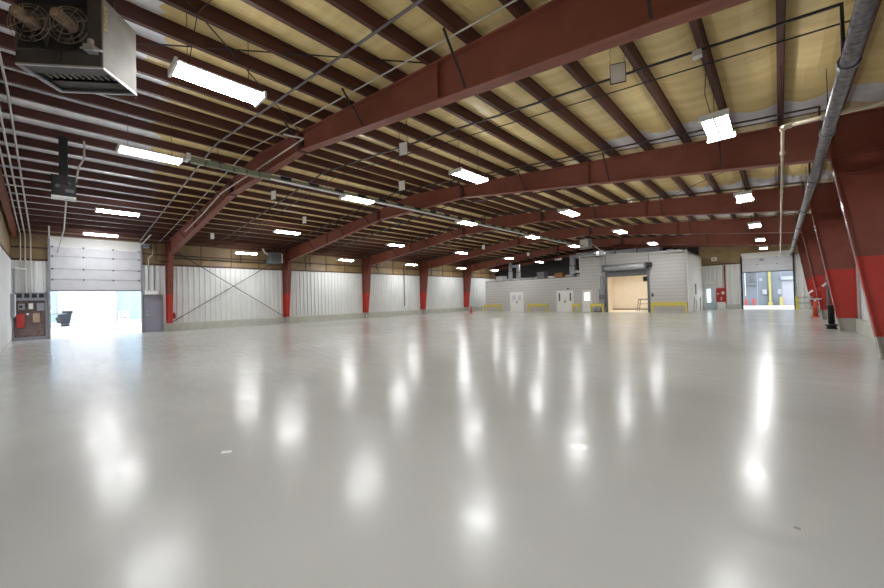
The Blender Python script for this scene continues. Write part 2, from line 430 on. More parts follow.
# ------------------------------------------------------------------ purlins (Z sections along the hall)
def purlin_mb(x, s):
    z = zt(x); y0, y1 = YN+.02, YE-.02
    m = MB()
    m.box(x-.006, x+.006, y0, y1, z, z+.25)
    m.box(x-.006, x-.075 if s > 0 else x+.075, y0, y1, z, z+.012)
    m.box(x+.006, x+.07 if s > 0 else x-.07, y0, y1, z+.24, z+.25)
    lip = x-.075 if s > 0 else x+.075
    m.box(lip-.004, lip+.004, y0, y1, z, z+.03)
    return m
for side, s in (('right', 1), ('left', -1)):
    for i in range(15):
        x = XC + s*(.43 + .94*i)
        o = obj('roof_purlin', purlin_mb(x, s), M_PURLIN)
        tag(o, f'dark red roof purlin along the hall, {NTH[i]} from the ridge on its {side} slope', 'roof purlin', 'purlins under the roof insulation')
    x = XC + s*14.42
    o = obj('eave_strut', MB().box(x-.05, x+.05, YN+.05, YE-.05, zt(x)+.002, zt(x)+.13), M_PURLIN)
    tag(o, f'dark red eave strut running along the top of the {side} wall', 'eave strut')

# ------------------------------------------------------------------ fluorescent fixtures
def make_light(x, y, z):
    t = thing('ceiling_light', (x, y, z), 'light', 'light fixture')
    h = MB()
    h.box(x-.2, x+.2, y-.62, y+.62, z+.055, z+.085)
    h.box(x-.03, x+.03, y-.6, y+.6, z+.085, z+.12)
    h.box(x-.016, x+.016, y-.62, y+.62, z+.004, z+.056)
    obj('housing', h, M_TRIM, t)
    for s in (-1, 1):
        obj('end_cap', MB().box(x-.235, x+.235, y+.62*s, y+.66*s, z-.015, z+.095), M_TRIM, t)
    for s in (-1, 1):
        lm = MB(); cx = x+s*.107
        pts = [(cx-.085, z+.05), (cx-.078, z+.008), (cx+.078, z+.008), (cx+.085, z+.05)]
        lm.prism_xz(pts, y-.615, y+.615)
        obj('lamp_tube', lm, M_TUBE, t)
    return t
rows = [
 ('beside the right wall', -.80, 4.66, [1.65, 8.87, 16.1, 23.3, 30.2, 36.4]),
 ('between the right wall and the ridge', -6.70, 5.10, [1.95, 8.56, 15.6, 22.5, 29.8, 36.3]),
 ('under the roof ridge', -11.85, 5.37, [1.82, 8.12, 14.8, 21.6, 28.2, 34.3]),
 ('between the ridge and the left wall', -19.1, 5.20, [1.88, 8.6, 16.05, 23.0, 30.1, 36.2]),
 ('beside the left wall', -25.0, 4.70, [1.8, 8.57, 15.9, 22.8, 30.0, 36.2])]
LT = make_light(0, 0, 0); used = False
wire_cache = {}
for rn, x, z, ys in rows:
    for k, y in enumerate(ys):
        if not used: t = LT; used = True
        else: t = copy_tree(LT)
        if x == -25.0 and k == 0: z = 5.12
        elif x == -25.0: z = 4.70
        t.location = (x, y, z)
        tag(t, f'hanging twin-tube fluorescent light, {ORD[k]} in the row {rn}', 'light fixture', 'fluorescent lights hung from the roof')
        L_ = zt(x) + .2 - z - .1 if x != -11.85 else .04
        for s in (-1, 1):
            key = round(L_, 3), s
            if key not in wire_cache:
                wm = MB().tube((x, y+.45*s, z+.1), (x, y+.45*s, z+.1+L_), .006, 4)
                wire_cache[key] = obj('hanger_wire', wm, M_PIPED, t)
            else:
                c_ = wire_cache[key].copy(); COL.objects.link(c_); c_.parent = t

# ------------------------------------------------------------------ sprinkler branch lines and conduits
def pipe(name, pts, r, m, label, cat, group=None, n=8, couplings=None, cm=None, hang=None):
    t = thing(name, pts[0], label, cat, group)
    obj('pipe_run', MB().path(pts, r, n), m, t, smooth=True)
    if couplings:
        for p, d in couplings:
            obj('coupling', MB().tube(Vector(p)-Vector(d)*.05, Vector(p)+Vector(d)*.05, r*1.28, 12), cm or m, t)
    if hang:
        for a_, b_ in hang: obj('hanger', MB().tube(a_, b_, .008, 4), M_PIPED, t)
    return t
BR = [3.5, 7.1, 10.75, 14.3, 17.8, 21.4, 24.9, 28.4, 31.9, 35.4]
BN = ['nearest the camera', 'second from the camera', 'third from the camera', 'fourth from the camera', 'fifth from the camera', 'sixth from the camera', 'seventh from the camera', 'third from the far wall', 'second from the far wall', 'nearest the far wall']
for k, y in enumerate(BR):
    pts = [(.70, y, 4.36), (.70, y, zt(.7)-.09), (XC+.2, y, ZT-.10), (XC-.2, y, ZT-.10), (-26.2, y, zt(-26.2)-.09)]
    bm_ = M_BRANCH if k == 0 else M_PIPED
    hg = [((x, y, zt(x)-.08), (x, y, zt(x)+.01)) for x in (-1.8, -4.6, -7.4, -10.2, -14.8, -17.6, -20.4, -23.2)]
    pipe('sprinkler_pipe', pts, .026, bm_, f'thin {"grey" if k == 0 else "dark"} sprinkler branch pipe crossing under the purlins, {BN[k]}', 'pipe', 'sprinkler branch pipes under the roof', hang=hg)
for k, (y, nm) in enumerate(((4.4, 'in front of the nearest steel frame'), (7.75, 'behind the second sprinkler pipe'), (11.25, 'just before the second steel frame'), (18.3, 'just before the middle steel frame'))):
    pipe('conduit', [(1.0, y, zt(1.0)-.02), (XC, y, ZT-.03), (-26.4, y, zt(-26.4)-.02)], .012 if k else .015, M_PIPEW if k == 0 else M_PIPED,
         ('thin white conduit' if k == 0 else 'thin dark conduit') + ' crossing under the purlins ' + nm, 'conduit', n=6)
# large galvanised main and cream pipe
cp = [((.70, y, 4.28), (0, 1, 0)) for y in (3.1, 6.7, 9.4, 13.2, 13.8, 17.9, 22.6, 27.3, 32)]
pipe('sprinkler_main', [(.70, -1.1, 4.28), (.70, 39.2, 4.28)], .085, M_GALV, 'large galvanised sprinkler main pipe running high along the right wall', 'pipe', n=16,
     couplings=cp, cm=M_GREYD, hang=[((.70, y, 4.36), (.70, y, zt(.7))) for y in (2, 9.2, 16, 23, 30, 37)])
pipe('water_pipe', [(1.98, 8.6, 4.30), (.12, 8.6, 4.30), (.12, 39.2, 4.30)], .035, M_PIPEC, 'cream pipe turning off the right wall and running to the far door', 'pipe', n=10,
     couplings=[((.12, 8.66, 4.3), (0, 1, 0)), ((.18, 8.6, 4.3), (1, 0, 0)), ((.62, 8.6, 4.3), (1, 0, 0)), ((.12, 10.2, 4.3), (0, 1, 0)), ((.12, 14.2, 4.3), (0, 1, 0))],
     hang=[((.12, y, 4.33), (.12, y, zt(.12))) for y in (8.62, 15, 22, 29, 36)])
pipe('gas_pipe', [(-9.0, 4.02, 5.72), (-9.0, 4.55, 5.78), (-15.9, 4.6, 5.85), (-18.5, 4.62, 5.50), (-21.8, 4.66, 5.20)], .022, M_PIPEW, 'white flexible conduit lying along the nearest frame rafter', 'conduit', n=6)

# ------------------------------------------------------------------ overhead bus track
t = thing('overhead_track', (-11.95, 2.6, 5.5), 'long greenish overhead busway track running down the hall above the ridge row of lights', 'busway')
obj('rail', MB().box(-12.02, -11.92, 3.1, 30.3, 5.52, 5.65), M_TRACK, t)
obj('rail_lip', MB().box(-12.04, -11.88, 3.1, 30.3, 5.50, 5.52), M_TRIM, t)
for k in range(6): obj('feed_box', MB().box(-11.86, -11.70, 2.68+k*.36, 3.0+k*.36, 5.42, 5.58), M_TRACK, t, bevel=.005)
obj('end_cover', MB().box(-12.08, -11.74, 2.58, 2.67, 5.50, 5.67), M_TRIM, t)
y = 3.2
while y < 30.2:
    obj('joint_cover', MB().box(-12.03, -11.90, y, y+.36, 5.57, 5.67), M_BLACK, t); y += 1.0
y = 3.4
while y < 30: obj('hanger', MB().tube((-11.97, y, 5.65), (-11.97, y, zt(-11.97)+.1), .008, 4), M_PIPED, t); y += 3.5
t = thing('control_box', (-11.9, 30.5, 5.5), 'large grey enclosure hanging at the far end of the overhead track', 'electrical box')
obj('body', MB().box(-12.25, -11.45, 30.4, 31.1, 5.42, 6.22), M_GREY, t, bevel=.02)
obj('door', MB().box(-12.18, -11.52, 30.37, 30.402, 5.5, 6.14), M_TRIM, t)
obj('hanger', MB().tube((-11.85, 30.8, 6.2), (-11.85, 30.8, zt(-11.85)+.1), .015, 6), M_PIPED, t)
pipe('conduit', [(-11.6, 31.05, 5.9), (-11.3, 32.1, 5.45), (-11.17, 32.25, 5.3), (-11.17, 32.28, 2.02)], .035, M_PIPEW, 'white conduit from the hanging enclosure down the grey inner building', 'conduit', n=8)

# ------------------------------------------------------------------ hanging signs
sp = [(-1.78, 6.14, 5.0, 'beyond the nearest frame, closest to the right wall'), (-6.29, 5.60, 5.0, 'beyond the nearest frame above the track light'), (-8.5, 7.47, 5.05, 'directly below another in the photo centre'),
      (-12.6, 5.25, 5.2, 'under the ridge beyond the track start'), (-15.1, 7.6, 5.1, 'above the long light left of the second frame'), (-20.8, 5.6, 4.95, 'farthest left, near the crossed wall bracing'),
      (-14.9, 20.4, 5.0, 'between the middle and second farthest frames'), (-15.06, 26.8, 5.0, 'before the farthest frame over the low roof')]
def make_sign():
    t = thing('hanging_sign', (0, 0, 0), 's', 'sign')
    obj('panel', MB().box(-.105, .105, -.006, .006, -.155, .14), M_SIGN, t)
    fm = MB().box(-.115, -.105, -.01, .01, -.165, .15).box(.105, .115, -.01, .01, -.165, .15).box(-.105, .105, -.01, .01, -.165, -.155).box(-.105, .105, -.01, .01, .14, .15)
    obj('frame', fm, M_DARK, t)
    return t
S0 = make_sign()
for k, (x, y, z, lb) in enumerate(sp):
    t = S0 if k == 0 else copy_tree(S0)
    t.location = (x, y, z); t.rotation_euler[2] = R(22 if x > -16 else 35)
    tag(t, 'pale framed panel on two chains, ' + lb, 'sign', 'pale panels hung on chains')
    h = zt(x)+.2 - z
    for s in (-1, 1):
        cm = MB()
        nl = max(4, int((h-.16)/.06))
        for j in range(nl):
            z0 = .165 + (h-.165)*j/nl; z1 = .165+(h-.165)*(j+1)/nl
            cm.tube((s*.10, 0, z0), (s*.10 + (.012 if j % 2 else -.012), 0, (z0+z1)/2), .004, 4).tube((s*.10 + (.012 if j % 2 else -.012), 0, (z0+z1)/2), (s*.10, 0, z1), .004, 4)
        ch = obj('chain', cm, M_DARK); ch.parent = t

# ------------------------------------------------------------------ big unit heater near the camera
t = thing('unit_heater', (0, 0, 0), 'big twin-fan unit heater hanging at the top left, seen from below', 'heater')
hw, hd, hh = .425, .27, .80                       # half width, half depth, height ; local: +X along front, -Y is front
# body as a shell open at the bottom
body = MB().box(-hw, hw, hd-.015, hd, 0, hh).box(-hw, hw, -hd, hd, hh-.02, hh).box(-hw, -hw+.02, -hd, hd, 0, hh)
body.box(-hw, hw, -hd+.16, -hd+.18, 0, hh)
obj('housing', body, M_HDARK, t)
obj('side_panel', MB().box(hw-.02, hw+.01, -hd, hd, -.01, hh), M_HEAT, t, bevel=.006)
obj('front_rail', MB().box(-hw, hw, -hd, -hd+.17, 0, .16).box(-hw, hw, -hd-.012, -hd, .14, .165).box(hw-.14, hw, -hd-.005, -hd+.16, .16, hh), M_HDARK, t, bevel=.004)
obj('bottom_trim', MB().box(-hw, hw, -hd-.006, -hd+.01, -.02, 0).box(-hw, hw, hd-.012, hd+.006, -.02, 0).box(-hw-.006, -hw+.012, -hd, hd, -.02, 0).box(hw-.006, hw+.014, -hd, hd, -.02, 0).box(-hw+.03, -hw+.04, -hd, hd, -.02, 0), M_ALU, t)
lv = MB()
for k in range(11):
    x = -hw+.1 + k*.068
    lv.tube((x, -hd+.05, .035), (x-.03, hd-.2, .05), .014, 6)
obj('burner_tubes', lv, M_HEAT, t)
obj('baffle', MB().box(-hw+.03, hw-.03, hd-.16, hd-.02, .03, .04).box(-hw+.02, hw-.02, -hd+.17, hd-.02, .12, .13), M_HDARK, t)
for cx in (-.30, .08):
    gm = MB(); cy, cz, = -hd+.02, .46
    for rr in (.07, .12, .17, .21):
        P = [(cx+rr*math.cos(i*math.pi/12), cy-.05+.04*(rr/.21)**2, cz+rr*math.sin(i*math.pi/12)) for i in range(25)]
        gm.path(P, .004, 4)
    for i in range(8):
        an = i*math.pi/4 + .3; gm.tube((cx, cy-.05, cz), (cx+.215*math.cos(an), cy-.01, cz+.215*math.sin(an)), .004, 4)
    gd = obj('fan_guard', gm, M_COPPER, t)
    fan = MB()
    for i in range(5):
        an = i*math.tau/5
        c0, s0 = math.cos(an), math.sin(an); c1, s1 = math.cos(an+.8), math.sin(an+.8)
        b = len(fan.v)
        fan.quadbox([(cx+.04*c0, cy+.10, cz+.04*s0), (cx+.19*c0, cy+.12, cz+.19*s0), (cx+.19*c1, cy+.04, cz+.19*s1), (cx+.04*c1, cy+.07, cz+.04*s1),
                     (cx+.04*c0, cy+.104, cz+.04*s0), (cx+.19*c0, cy+.124, cz+.19*s0), (cx+.19*c1, cy+.044, cz+.19*s1), (cx+.04*c1, cy+.074, cz+.04*s1)])
    obj('fan_blades', fan, M_GREYD, t)
    mo = MB().tube((cx, cy-.16, cz+.02), (cx, cy+.06, cz+.02), .062, 18).tube((cx, cy-.185, cz+.02), (cx, cy-.16, cz+.02), .035, 14).box(cx+.02, cx+.1, cy-.1, cy-.02, cz-.06, cz)
    obj('fan_motor', mo, M_COPPER, t, bevel=.004)
obj('gas_valve', MB().box(.3, .4, -hd-.09, -hd, .13, .2).tube((.25, -hd-.05, .17), (.46, -hd-.05, .15), .018, 8).tube((.35, -hd-.05, .2), (.35, -hd-.05, .27), .03, 10), M_ALU, t, bevel=.005)
obj('wiring', MB().path([(-.34, -hd-.03, .42), (-.3, -hd-.07, .3), (-.22, -hd-.04, .2), (-.1, -hd-.02, .15), (.1, -hd-.05, .12), (.3, -hd-.08, .14)], .006, 5).path([(.02, -hd-.02, .15), (.05, -hd-.03, .06), (.0, -hd-.02, .01)], .006, 5), M_BLACK, t)
obj('label_plate', MB().box(hw+.008, hw+.012, -hd+.02, -hd+.07, .42, .72), mat('yellowed_label', (188, 170, 120), .6, dirt=(90, 80, 70), scale=30), t)
obj('hanger', MB().tube((-hw+.06, 0, hh), (-hw+.06, 0, 1.72), .01, 6).tube((hw-.06, 0, hh), (hw-.06, 0, 1.72), .01, 6), M_PIPED, t)
t.location = (-5.985, .27, 4.2); t.rotation_euler[2] = R(50.3)

# dark hanging heater with a flue, farther left
t = thing('flue_heater', (-14.6, .3, 4.56), 'black box heater hanging on a tall dark flue, left of the camera', 'heater')
x, y, z = -14.6, .3, 4.56
obj('body', MB().box(x-.2, x+.2, y-.24, y+.24, z+.05, z+.62), M_BLACK, t, bevel=.02)
obj('bottom_tray', MB().box(x-.2, x+.2, y-.24, y+.24, z, z+.045), M_TRIM, t)
obj('flue', MB().box(x-.08, x+.08, y-.09, y+.09, z+.62, zt(x)+.0), M_BLACK, t, bevel=.02)
obj('controls', MB().tube((x+.2, y-.12, z+.3), (x+.25, y-.12, z+.3), .05, 12).box(x+.2, x+.24, y+.02, y+.2, z+.15, z+.24).tube((x+.2, y+.1, z+.4), (x+.26, y+.1, z+.4), .03, 10), M_GREYD, t)
pipe('gas_pipe', [(x, y+.42, zt(x)+.02), (x, y+.42, z+1.25), (x+.05, y+.3, z+.95), (x+.05, y+.24, z+.5)], .022, M_PIPEW, 'short white gas pipe dropping beside the black flue', 'pipe', couplings=[((x, y+.42, z+1.3), (0, 0, 1))])
pipe('drain_pipe', [(x, y+.05, z+.0), (x-5, y+.1, z-.1), (x-11.8, y+.0, 4.3)], .02, M_PIPEW, 'white pipe slanting away from beneath the black heater', 'pipe', n=6)

# grey heater on the left wall by the second column
t = thing('unit_heater', (-26.1, 10.8, 4.3), 'blue-grey unit heater hung high on the left wall beside the second column', 'heater')
obj('body', MB().box(-26.55, -25.75, 10.45, 11.2, 4.3, 5.02), M_TEAL, t, bevel=.02)
obj('side_trim', MB().box(-26.55, -25.75, 11.2, 11.28, 4.32, 4.98), M_TRIM, t)
obj('louver', MB().box(-25.75, -25.72, 10.5, 11.15, 4.36, 4.96), M_GREYD, t)
obj('flue', MB().path([(-26.1, 10.42, 4.9), (-26.1, 10.2, 5.0), (-26.1, 10.05, zt(-26.1)+.0)], .06, 8), M_PIPEW, t)
# near-roof conduits from the panel board
for y, nm in ((-.93, 'leftmost'), (-.78, 'middle'), (-.60, 'rightmost')):
    pipe('conduit', [(-6.5, y, zt(-6.5)-.03), (XC, y, ZT-.04), (-26.75, y, zt(-26.75)-.08), (-26.92, y, 4.95), (-26.92, y, 2.2)], .025, M_PIPEW,
         f'{nm} of three pale conduits rising from the electrical board to the roof', 'conduit', 'conduits above the electrical board', n=7)

# ------------------------------------------------------------------ door_1 : sectional roll-up door in the left wall
dr = MB()
zs = [2.42, 2.98, 3.53, 4.17, 4.66]
for a_, b_ in zip(zs, zs[1:]): dr.box(XL+.02, XL+.07, .05, 3.6, a_+.012, b_-.004)
d1 = struct('door_1', dr, M_DOORW, bevel=.012)
obj('door_header_section', MB().quadbox([(XL+.02,.05,4.67),(XL+.07,.05,4.67),(XL+.07,3.6,4.67),(XL+.02,3.6,4.67),(XL+.12,.05,5.16),(XL+.17,.05,5.16),(XL+.17,3.6,5.16),(XL+.12,3.6,5.16)]), M_TRIM, d1)
sm = MB()
for z in zs[:-1]: sm.box(XL+.065, XL+.078, .05, 3.6, z-.006, z+.012)
obj('panel_seam', sm, M_GREY, d1)
for z in zs[1:]:
    for y in (.12, 1.25, 2.42, 3.52):
        obj('hinge', MB().box(XL+.07, XL+.10, y-.035, y+.035, z-.05, z+.04), M_GREYD, d1)
obj('door_track', MB().box(XL-.02, XL+.14, -.03, .05, 0, 5.1).box(XL-.02, XL+.14, 3.60, 3.67, 0, 5.1), M_GREY, d1)
obj('track_rail', MB().tube((XL+.12, .02, 5.05), (XL+3.0, .02, 5.22), .03, 6).tube((XL+.12, 3.63, 5.05), (XL+3.0, 3.63, 5.22), .03, 6), M_PIPEW, d1)
obj('bottom_seal', MB().box(XL+.02, XL+.07, .05, 3.6, 2.38, 2.43), M_GREYD, d1)
# door_2 : grey man door
d2 = struct('door_2', MB().box(XL-.02, XL+.045, 3.78, 4.52, 0, 2.08), M_GDOOR, bevel=.006)
obj('door_frame', MB().box(XL-.04, XL+.07, 3.70, 3.78, 0, 2.14).box(XL-.04, XL+.07, 4.52, 4.60, 0, 2.14).box(XL-.04, XL+.07, 3.70, 4.60, 2.08, 2.15), M_GREY, d2)
obj('door_handle', MB().box(XL+.045, XL+.09, 3.83, 3.9, .98, 1.04).tube((XL+.09, 3.86, 1.01), (XL+.09, 3.98, 1.01), .014, 8), M_ALU, d2)
obj('dead_bolt', MB().tube((XL+.045, 3.86, 1.2), (XL+.07, 3.86, 1.2), .03, 10), M_ALU, d2)
t = thing('wall_lamp', (XL+.1, 4.0, 2.2), 'pale shallow lamp hood above the grey man door', 'lamp')
obj('hood', MB().prism_xz([(XL+.0, 2.18), (XL+.26, 2.18), (XL+.16, 2.36), (XL+.0, 2.42)], 3.75, 4.4), M_TRIM, t, bevel=.02)
obj('feed_tube', MB().tube((XL+.05, 3.95, 2.4), (XL+.05, 3.95, 3.9), .02, 6).tube((XL+.05, 4.2, 2.4), (XL+.05, 4.2, 3.9), .02, 6), M_GREY, t)
pipe('conduit', [(XL+.1, 3.95, 3.9), (XL+.12, 3.95, 4.3), (XL+.12, 4.15, 4.55), (XL+.12, 4.15, 5.15)], .025, M_PIPEW, 'pale conduit bending up above the man door lamp', 'conduit', n=7)
pipe('gas_pipe', [(XL+.2, 3.75, 5.2), (XL+.2, 4.3, 5.2), (XL+.2, 4.3, 4.15), (XL+.2, 4.75, 4.15)], .03, M_PIPED, 'dark looped pipe high on the left wall between the roll-up door and the first column', 'pipe', n=7)
t = thing('motor_operator', (XL+.3, 3.75, 4.9), 'grey door operator box on the right shoulder of the left roll-up door', 'door operator')
obj('body', MB().box(XL+.12, XL+.5, 3.7, 3.95, 4.86, 5.06), M_GREY, t, bevel=.02)
obj('shaft', MB().tube((XL+.25, 3.5, 5.08), (XL+.25, 4.0, 5.08), .03, 8), M_PIPEW, t)

# cross bracing rods of the first bay, left wall
for (y0, z0, y1, z1), nm in (((4.95, .47, 11.8, 4.9), 'rising to the right'), ((4.95, 4.95, 11.8, .47), 'falling to the right')):
    tag(obj('brace_rod', MB().tube((XL+.2+(.06 if z0 > 1 else 0), y0, z0), (XL+.2+(.06 if z0 > 1 else 0), y1, z1), .022, 7), M_DARK), f'long dark steel bracing rod across the left wall, {nm}', 'brace rod')
for k, y in enumerate((8.9, 13.9, 20.3)):
    pipe('wall_pipe', [(XL+.12, y, 5.1), (XL+.12, y, 4.3)], .03, M_PIPED, f'short dark vertical pipe on the tan wall band of bay {["one", "two", "three"][k]} past the grey door', 'pipe', n=6)
tag(obj('wall_pipe', MB().tube((XL+.14, 23.6, 5.0), (XL+.14, 23.6, .9), .035, 7), M_PIPED), 'long dark vertical pipe down the white wall between third and fourth columns', 'pipe')
pipe('wall_pipe', [(XL+.12, 4.98, 4.38), (XL+.12, 11.7, 4.38)], .03, M_PIPED, 'dark horizontal pipe on the tan band above the crossed bracing', 'pipe', n=6)
# extinguishers and tags on the first column
def extinguisher(x, y, z, label, r=.06, h=.4):
    t = thing('fire_extinguisher', (x, y, z), label, 'fire extinguisher')
    obj('cylinder', MB().lathe((x, y, z), [(r*.8, 0), (r, .02), (r, h*.72), (r*.5, h*.86), (r*.35, h*.9)], 14), M_REDP, t, smooth=True)
    obj('valve', MB().box(x-.03, x+.03, y-.015, y+.015, z+h*.9, z+h).box(x-.06, x+.05, y-.01, y+.01, z+h*.98, z+h+.03), M_TRIM, t)
    obj('hose', MB().path([(x+.03, y, z+h*.93), (x+.09, y, z+h*.8), (x+.08, y, z+h*.3)], .012, 6), M_BLACK, t)
    return t
extinguisher(-26.42, 5.05, .72, 'red fire extinguisher hung on the right side of the first left column', .07, .42)
tag(obj('column_notice', MB().box(-26.34, -26.33, 4.8, 4.92, 3.0, 3.5), M_PAPER), 'small white notice high on the first left column', 'notice')

# ------------------------------------------------------------------ electrical board in the left corner
t = thing('electrical_board', (XL+.1, -.6, 0), 'brown electrical backboard with meters and boxes in the left corner', 'electrical board')
x = XL+.035
obj('backboard', MB().box(x, x+.03, -1.16, -.12, .14, 2.0), M_BROWN, t)
obj('plinth', MB().box(x, x+.12, -1.18, -.1, 0, .15), M_GREY, t)
obj('trough', MB().box(x+.03, x+.14, -1.12, -.1, 1.93, 2.03), M_GREY, t, bevel=.005)
obj('breaker_rack', MB().box(x, x+.1, -1.12, -.1, 2.03, 2.32), M_GREY, t)
for k in range(4):
    y = -1.06 + k*.24
    obj('breaker', MB().box(x+.1, x+.112, y, y+.17, 2.07, 2.27), M_BLACK, t)
obj('frame', MB().box(x, x+.1, -.13, -.07, .1, 2.35), M_GREY, t)
obj('fuse_box', MB().box(x+.03, x+.16, -1.07, -.82, .62, 1.28), M_REDP, t, bevel=.008)
obj('terminal_box', MB().box(x+.03, x+.12, -.55, -.32, .85, 1.3), mat('tan_box', (170, 146, 120), .6), t, bevel=.006)
mt = obj('meter_box', MB().box(x+.03, x+.13, -.72, -.5, 1.45, 1.82), M_GREYD, t, bevel=.006)
obj('meter_face', MB().box(x+.13, x+.137, -.68, -.54, 1.52, 1.79), M_PAPER, mt)
obj('disconnect', MB().box(x+.03, x+.12, -1.02, -.8, 1.5, 1.78), M_GREY, t, bevel=.006)
obj('dial', MB().tube((x+.12, -.93, 1.64), (x+.14, -.93, 1.64), .06, 14), M_DARK, t)
obj('junction_box', MB().box(x+.03, x+.1, -.42, -.16, 1.42, 1.8), M_GREY, t, bevel=.006)
obj('bell', MB().tube((x+.03, -.72, 1.27), (x+.08, -.72, 1.27), .05, 14), M_TRIM, t)
t = thing('wall_cabinet', (XL+.1, -1.2, 1.1), 'pale grey cabinet on the near end wall beside the electrical board', 'cabinet')
obj('body', MB().box(XL+.15, XL+.95, YN+.03, YN+.16, 1.15, 2.25), M_GREY, t, bevel=.01)
obj('door', MB().box(XL+.2, XL+.9, YN+.16, YN+.172, 1.2, 2.2), M_TRIM, t)
t = thing('wall_bracket_light', (XL+.3, -1.0, 3.4), 'small white lamp arm above the electrical board in the corner', 'lamp')
obj('post', MB().tube((XL+.15, -1.15, 2.3), (XL+.15, -1.15, 3.5), .03, 6), M_GREY, t)
obj('arm', MB().tube((XL+.15, -1.15, 3.5), (XL+.15, -.72, 3.45), .04, 8), M_TRIM, t)

# ------------------------------------------------------------------ outside the left door
nb = thing('neighbour_building', (-46, 2, 0), 'white and pale blue panelled building outside the left door', 'building')
obj('wall', MB().box(-46.6, -46, -22, 26, 0, 7), M_OUTW, nb)
obj('blue_panel', MB().box(-46, -45.95, -22, .47, .38, 5.5).box(-46, -45.95, 4.45, 6.6, .34, 5.5), M_PBLUE, nb)
obj('downpipe', MB().box(-45.98, -45.85, 4.33, 4.45, .2, 7), M_GREY, nb); obj('corner_strip', MB().box(-45.98, -45.9, .45, .5, .3, 7), M_GREY, nb)
obj('roof_edge', MB().box(-46.8, -45.8, -22, 26, 7, 7.2), M_GREY, nb)
t = thing('waste_tub', (-44.3, .85, 0), 'navy tilting tub with a curved handle outside the left door', 'waste cart')
x, y = -44.3, .95
obj('tub', MB().quadbox([(x-.35,y-.3,.2),(x+.3,y-.3,.2),(x+.3,y+.22,.2),(x-.35,y+.22,.2),(x-.4,y-.5,1.0),(x+.4,y-.5,1.0),(x+.4,y+.36,1.1),(x-.4,y+.36,1.1)]), M_NAVY, t, bevel=.06)
obj('lid', MB().box(x-.44, x+.44, y-.24, y+.42, 1.08, 1.3), M_NAVY, t, bevel=.08)
obj('side_pocket', MB().quadbox([(x-.2,y-.5,.3),(x+.42,y-.5,.3),(x+.42,y-.2,.22),(x-.2,y-.2,.22),(x-.2,y-.62,.72),(x+.42,y-.62,.72),(x+.42,y-.3,.95),(x-.2,y-.3,.95)]), M_BLACK, t, bevel=.04)
obj('handle', MB().path([(x+.45, y-.1, 1.1), (x+.45, y-.6, 1.08), (x+.45, y-1.05, .95), (x+.45, y-1.2, .8)], .035, 8), M_GREYD, t)
for s_ in (-1, 1): obj('wheel', MB().tube((x+.28*s_, y-.28, .13), (x+.28*s_, y+.2, .13), .13, 16), M_BLACK, t)
t = thing('pallet_stack', (-44.8, 4.6, 0), 'white slatted crate leaning by the pale blue wall outside', 'crate')
x = -44.9
obj('base', MB().box(x-.3, x+.2, 4.3, 5.2, 0, .35), M_OUTW, t)
for k in range(4): obj('slat', MB().box(x+.1, x+.16, 4.33+k*.22, 4.42+k*.22, .35, 1.15), M_TRIM, t)
obj('lamp', MB().box(x+.16, x+.22, 4.5, 4.6, .45, .58).box(x+.16, x+.22, 4.75, 4.85, .45, .58), M_ORANGE, t)
t = thing('wooden_post', (-44.5, -.05, 0), 'short brown post outside beside the left door jamb', 'post')
obj('shaft', MB().box(-44.6, -44.4, -.1, .08, 0, 1.2), mat('brown_wood', (120, 84, 66), .7), t)
obj('cap', MB().box(-44.65, -44.35, -.14, .12, 1.2, 1.4), M_TRIM, t)

# ------------------------------------------------------------------ inner building
BY = 32.37
def siding(mb, x0, x1, y, z0, z1a, z1b, pitch=.27):
    """horizontal lapped boards on a wall whose top runs z1a..z1b"""
    mb.prism_xz([(x0, z0), (x1, z0), (x1, z1b), (x0, z1a)], y, y+.15)
    z = z0
    while z + pitch*.5 < max(z1a, z1b):
        def xr():
            if z+.02 <= min(z1a, z1b): return x0, x1
            tt = (z+.02-z1a)/(z1b-z1a); xx = x0+(x1-x0)*tt
            return (x0, xx) if z1a > z1b else (xx, x1)
        p, q = xr()
        if q-p > .1: mb.box(p, q, y-.012, y, z, z+pitch*.72)
        z += pitch
    return mb
def siding_hole(x0, x1, z0, z1, mb): return siding(mb, x0, x1, BY, z0, z1, z1)
lo = MB()                                         # low part with holes for the doors
segs = [(-23.5, -20.42, 0), (-20.42, -18.86, 1.98), (-18.86, -15.36, 0), (-15.36, -13.74, 1.95), (-13.74, -13.07, 0)]
for x0, x1, z0 in segs: siding(lo, x0, x1, BY, z0, 3.16, 3.16)
lo.box(-23.5, -23.35, BY, YE, 0, 3.16)
wlow = struct('wall_inner_low', lo, M_SIDING)
struct('ceiling_inner_low', MB().box(-23.5, -13.07, BY, YE-.05, 3.16, 3.24), M_GREYD)
hi = MB(); ztop = lambda x: 4.97 - .042*(x+13.07)
for x0, x1, z0 in [(-13.07, -12.94, 0), (-12.94, -12.08, 1.95), (-12.08, -10.80, 0), (-10.80, -7.60, 2.98), (-7.60, -5.0, 0)]:
    siding(hi, x0, x1, BY, z0, ztop(x0), ztop(x1))
hi.box(-13.07, -12.92, BY+.15, YE-.1, 3.24, 4.95)
whi = struct('wall_inner_high', hi, M_SIDING)
obj('corner_trim', MB().box(-5.03, -4.98, BY-.03, BY+.02, 0, 4.64).prism_xz([(-13.1, ztop(-13.1)), (-4.98, ztop(-4.98)), (-4.98, ztop(-4.98)+.05), (-13.1, ztop(-13.1)+.05)], BY-.04, BY+.16).box(-13.1, -13.04, BY-.03, BY, 3.2, 4.95), M_TRIM, whi)
obj('wall_post', MB().box(-10.88, -10.82, BY-.05, BY, 3.0, 4.85).box(-7.58, -7.52, BY-.05, BY, 0, 4.72), M_GREY, whi)
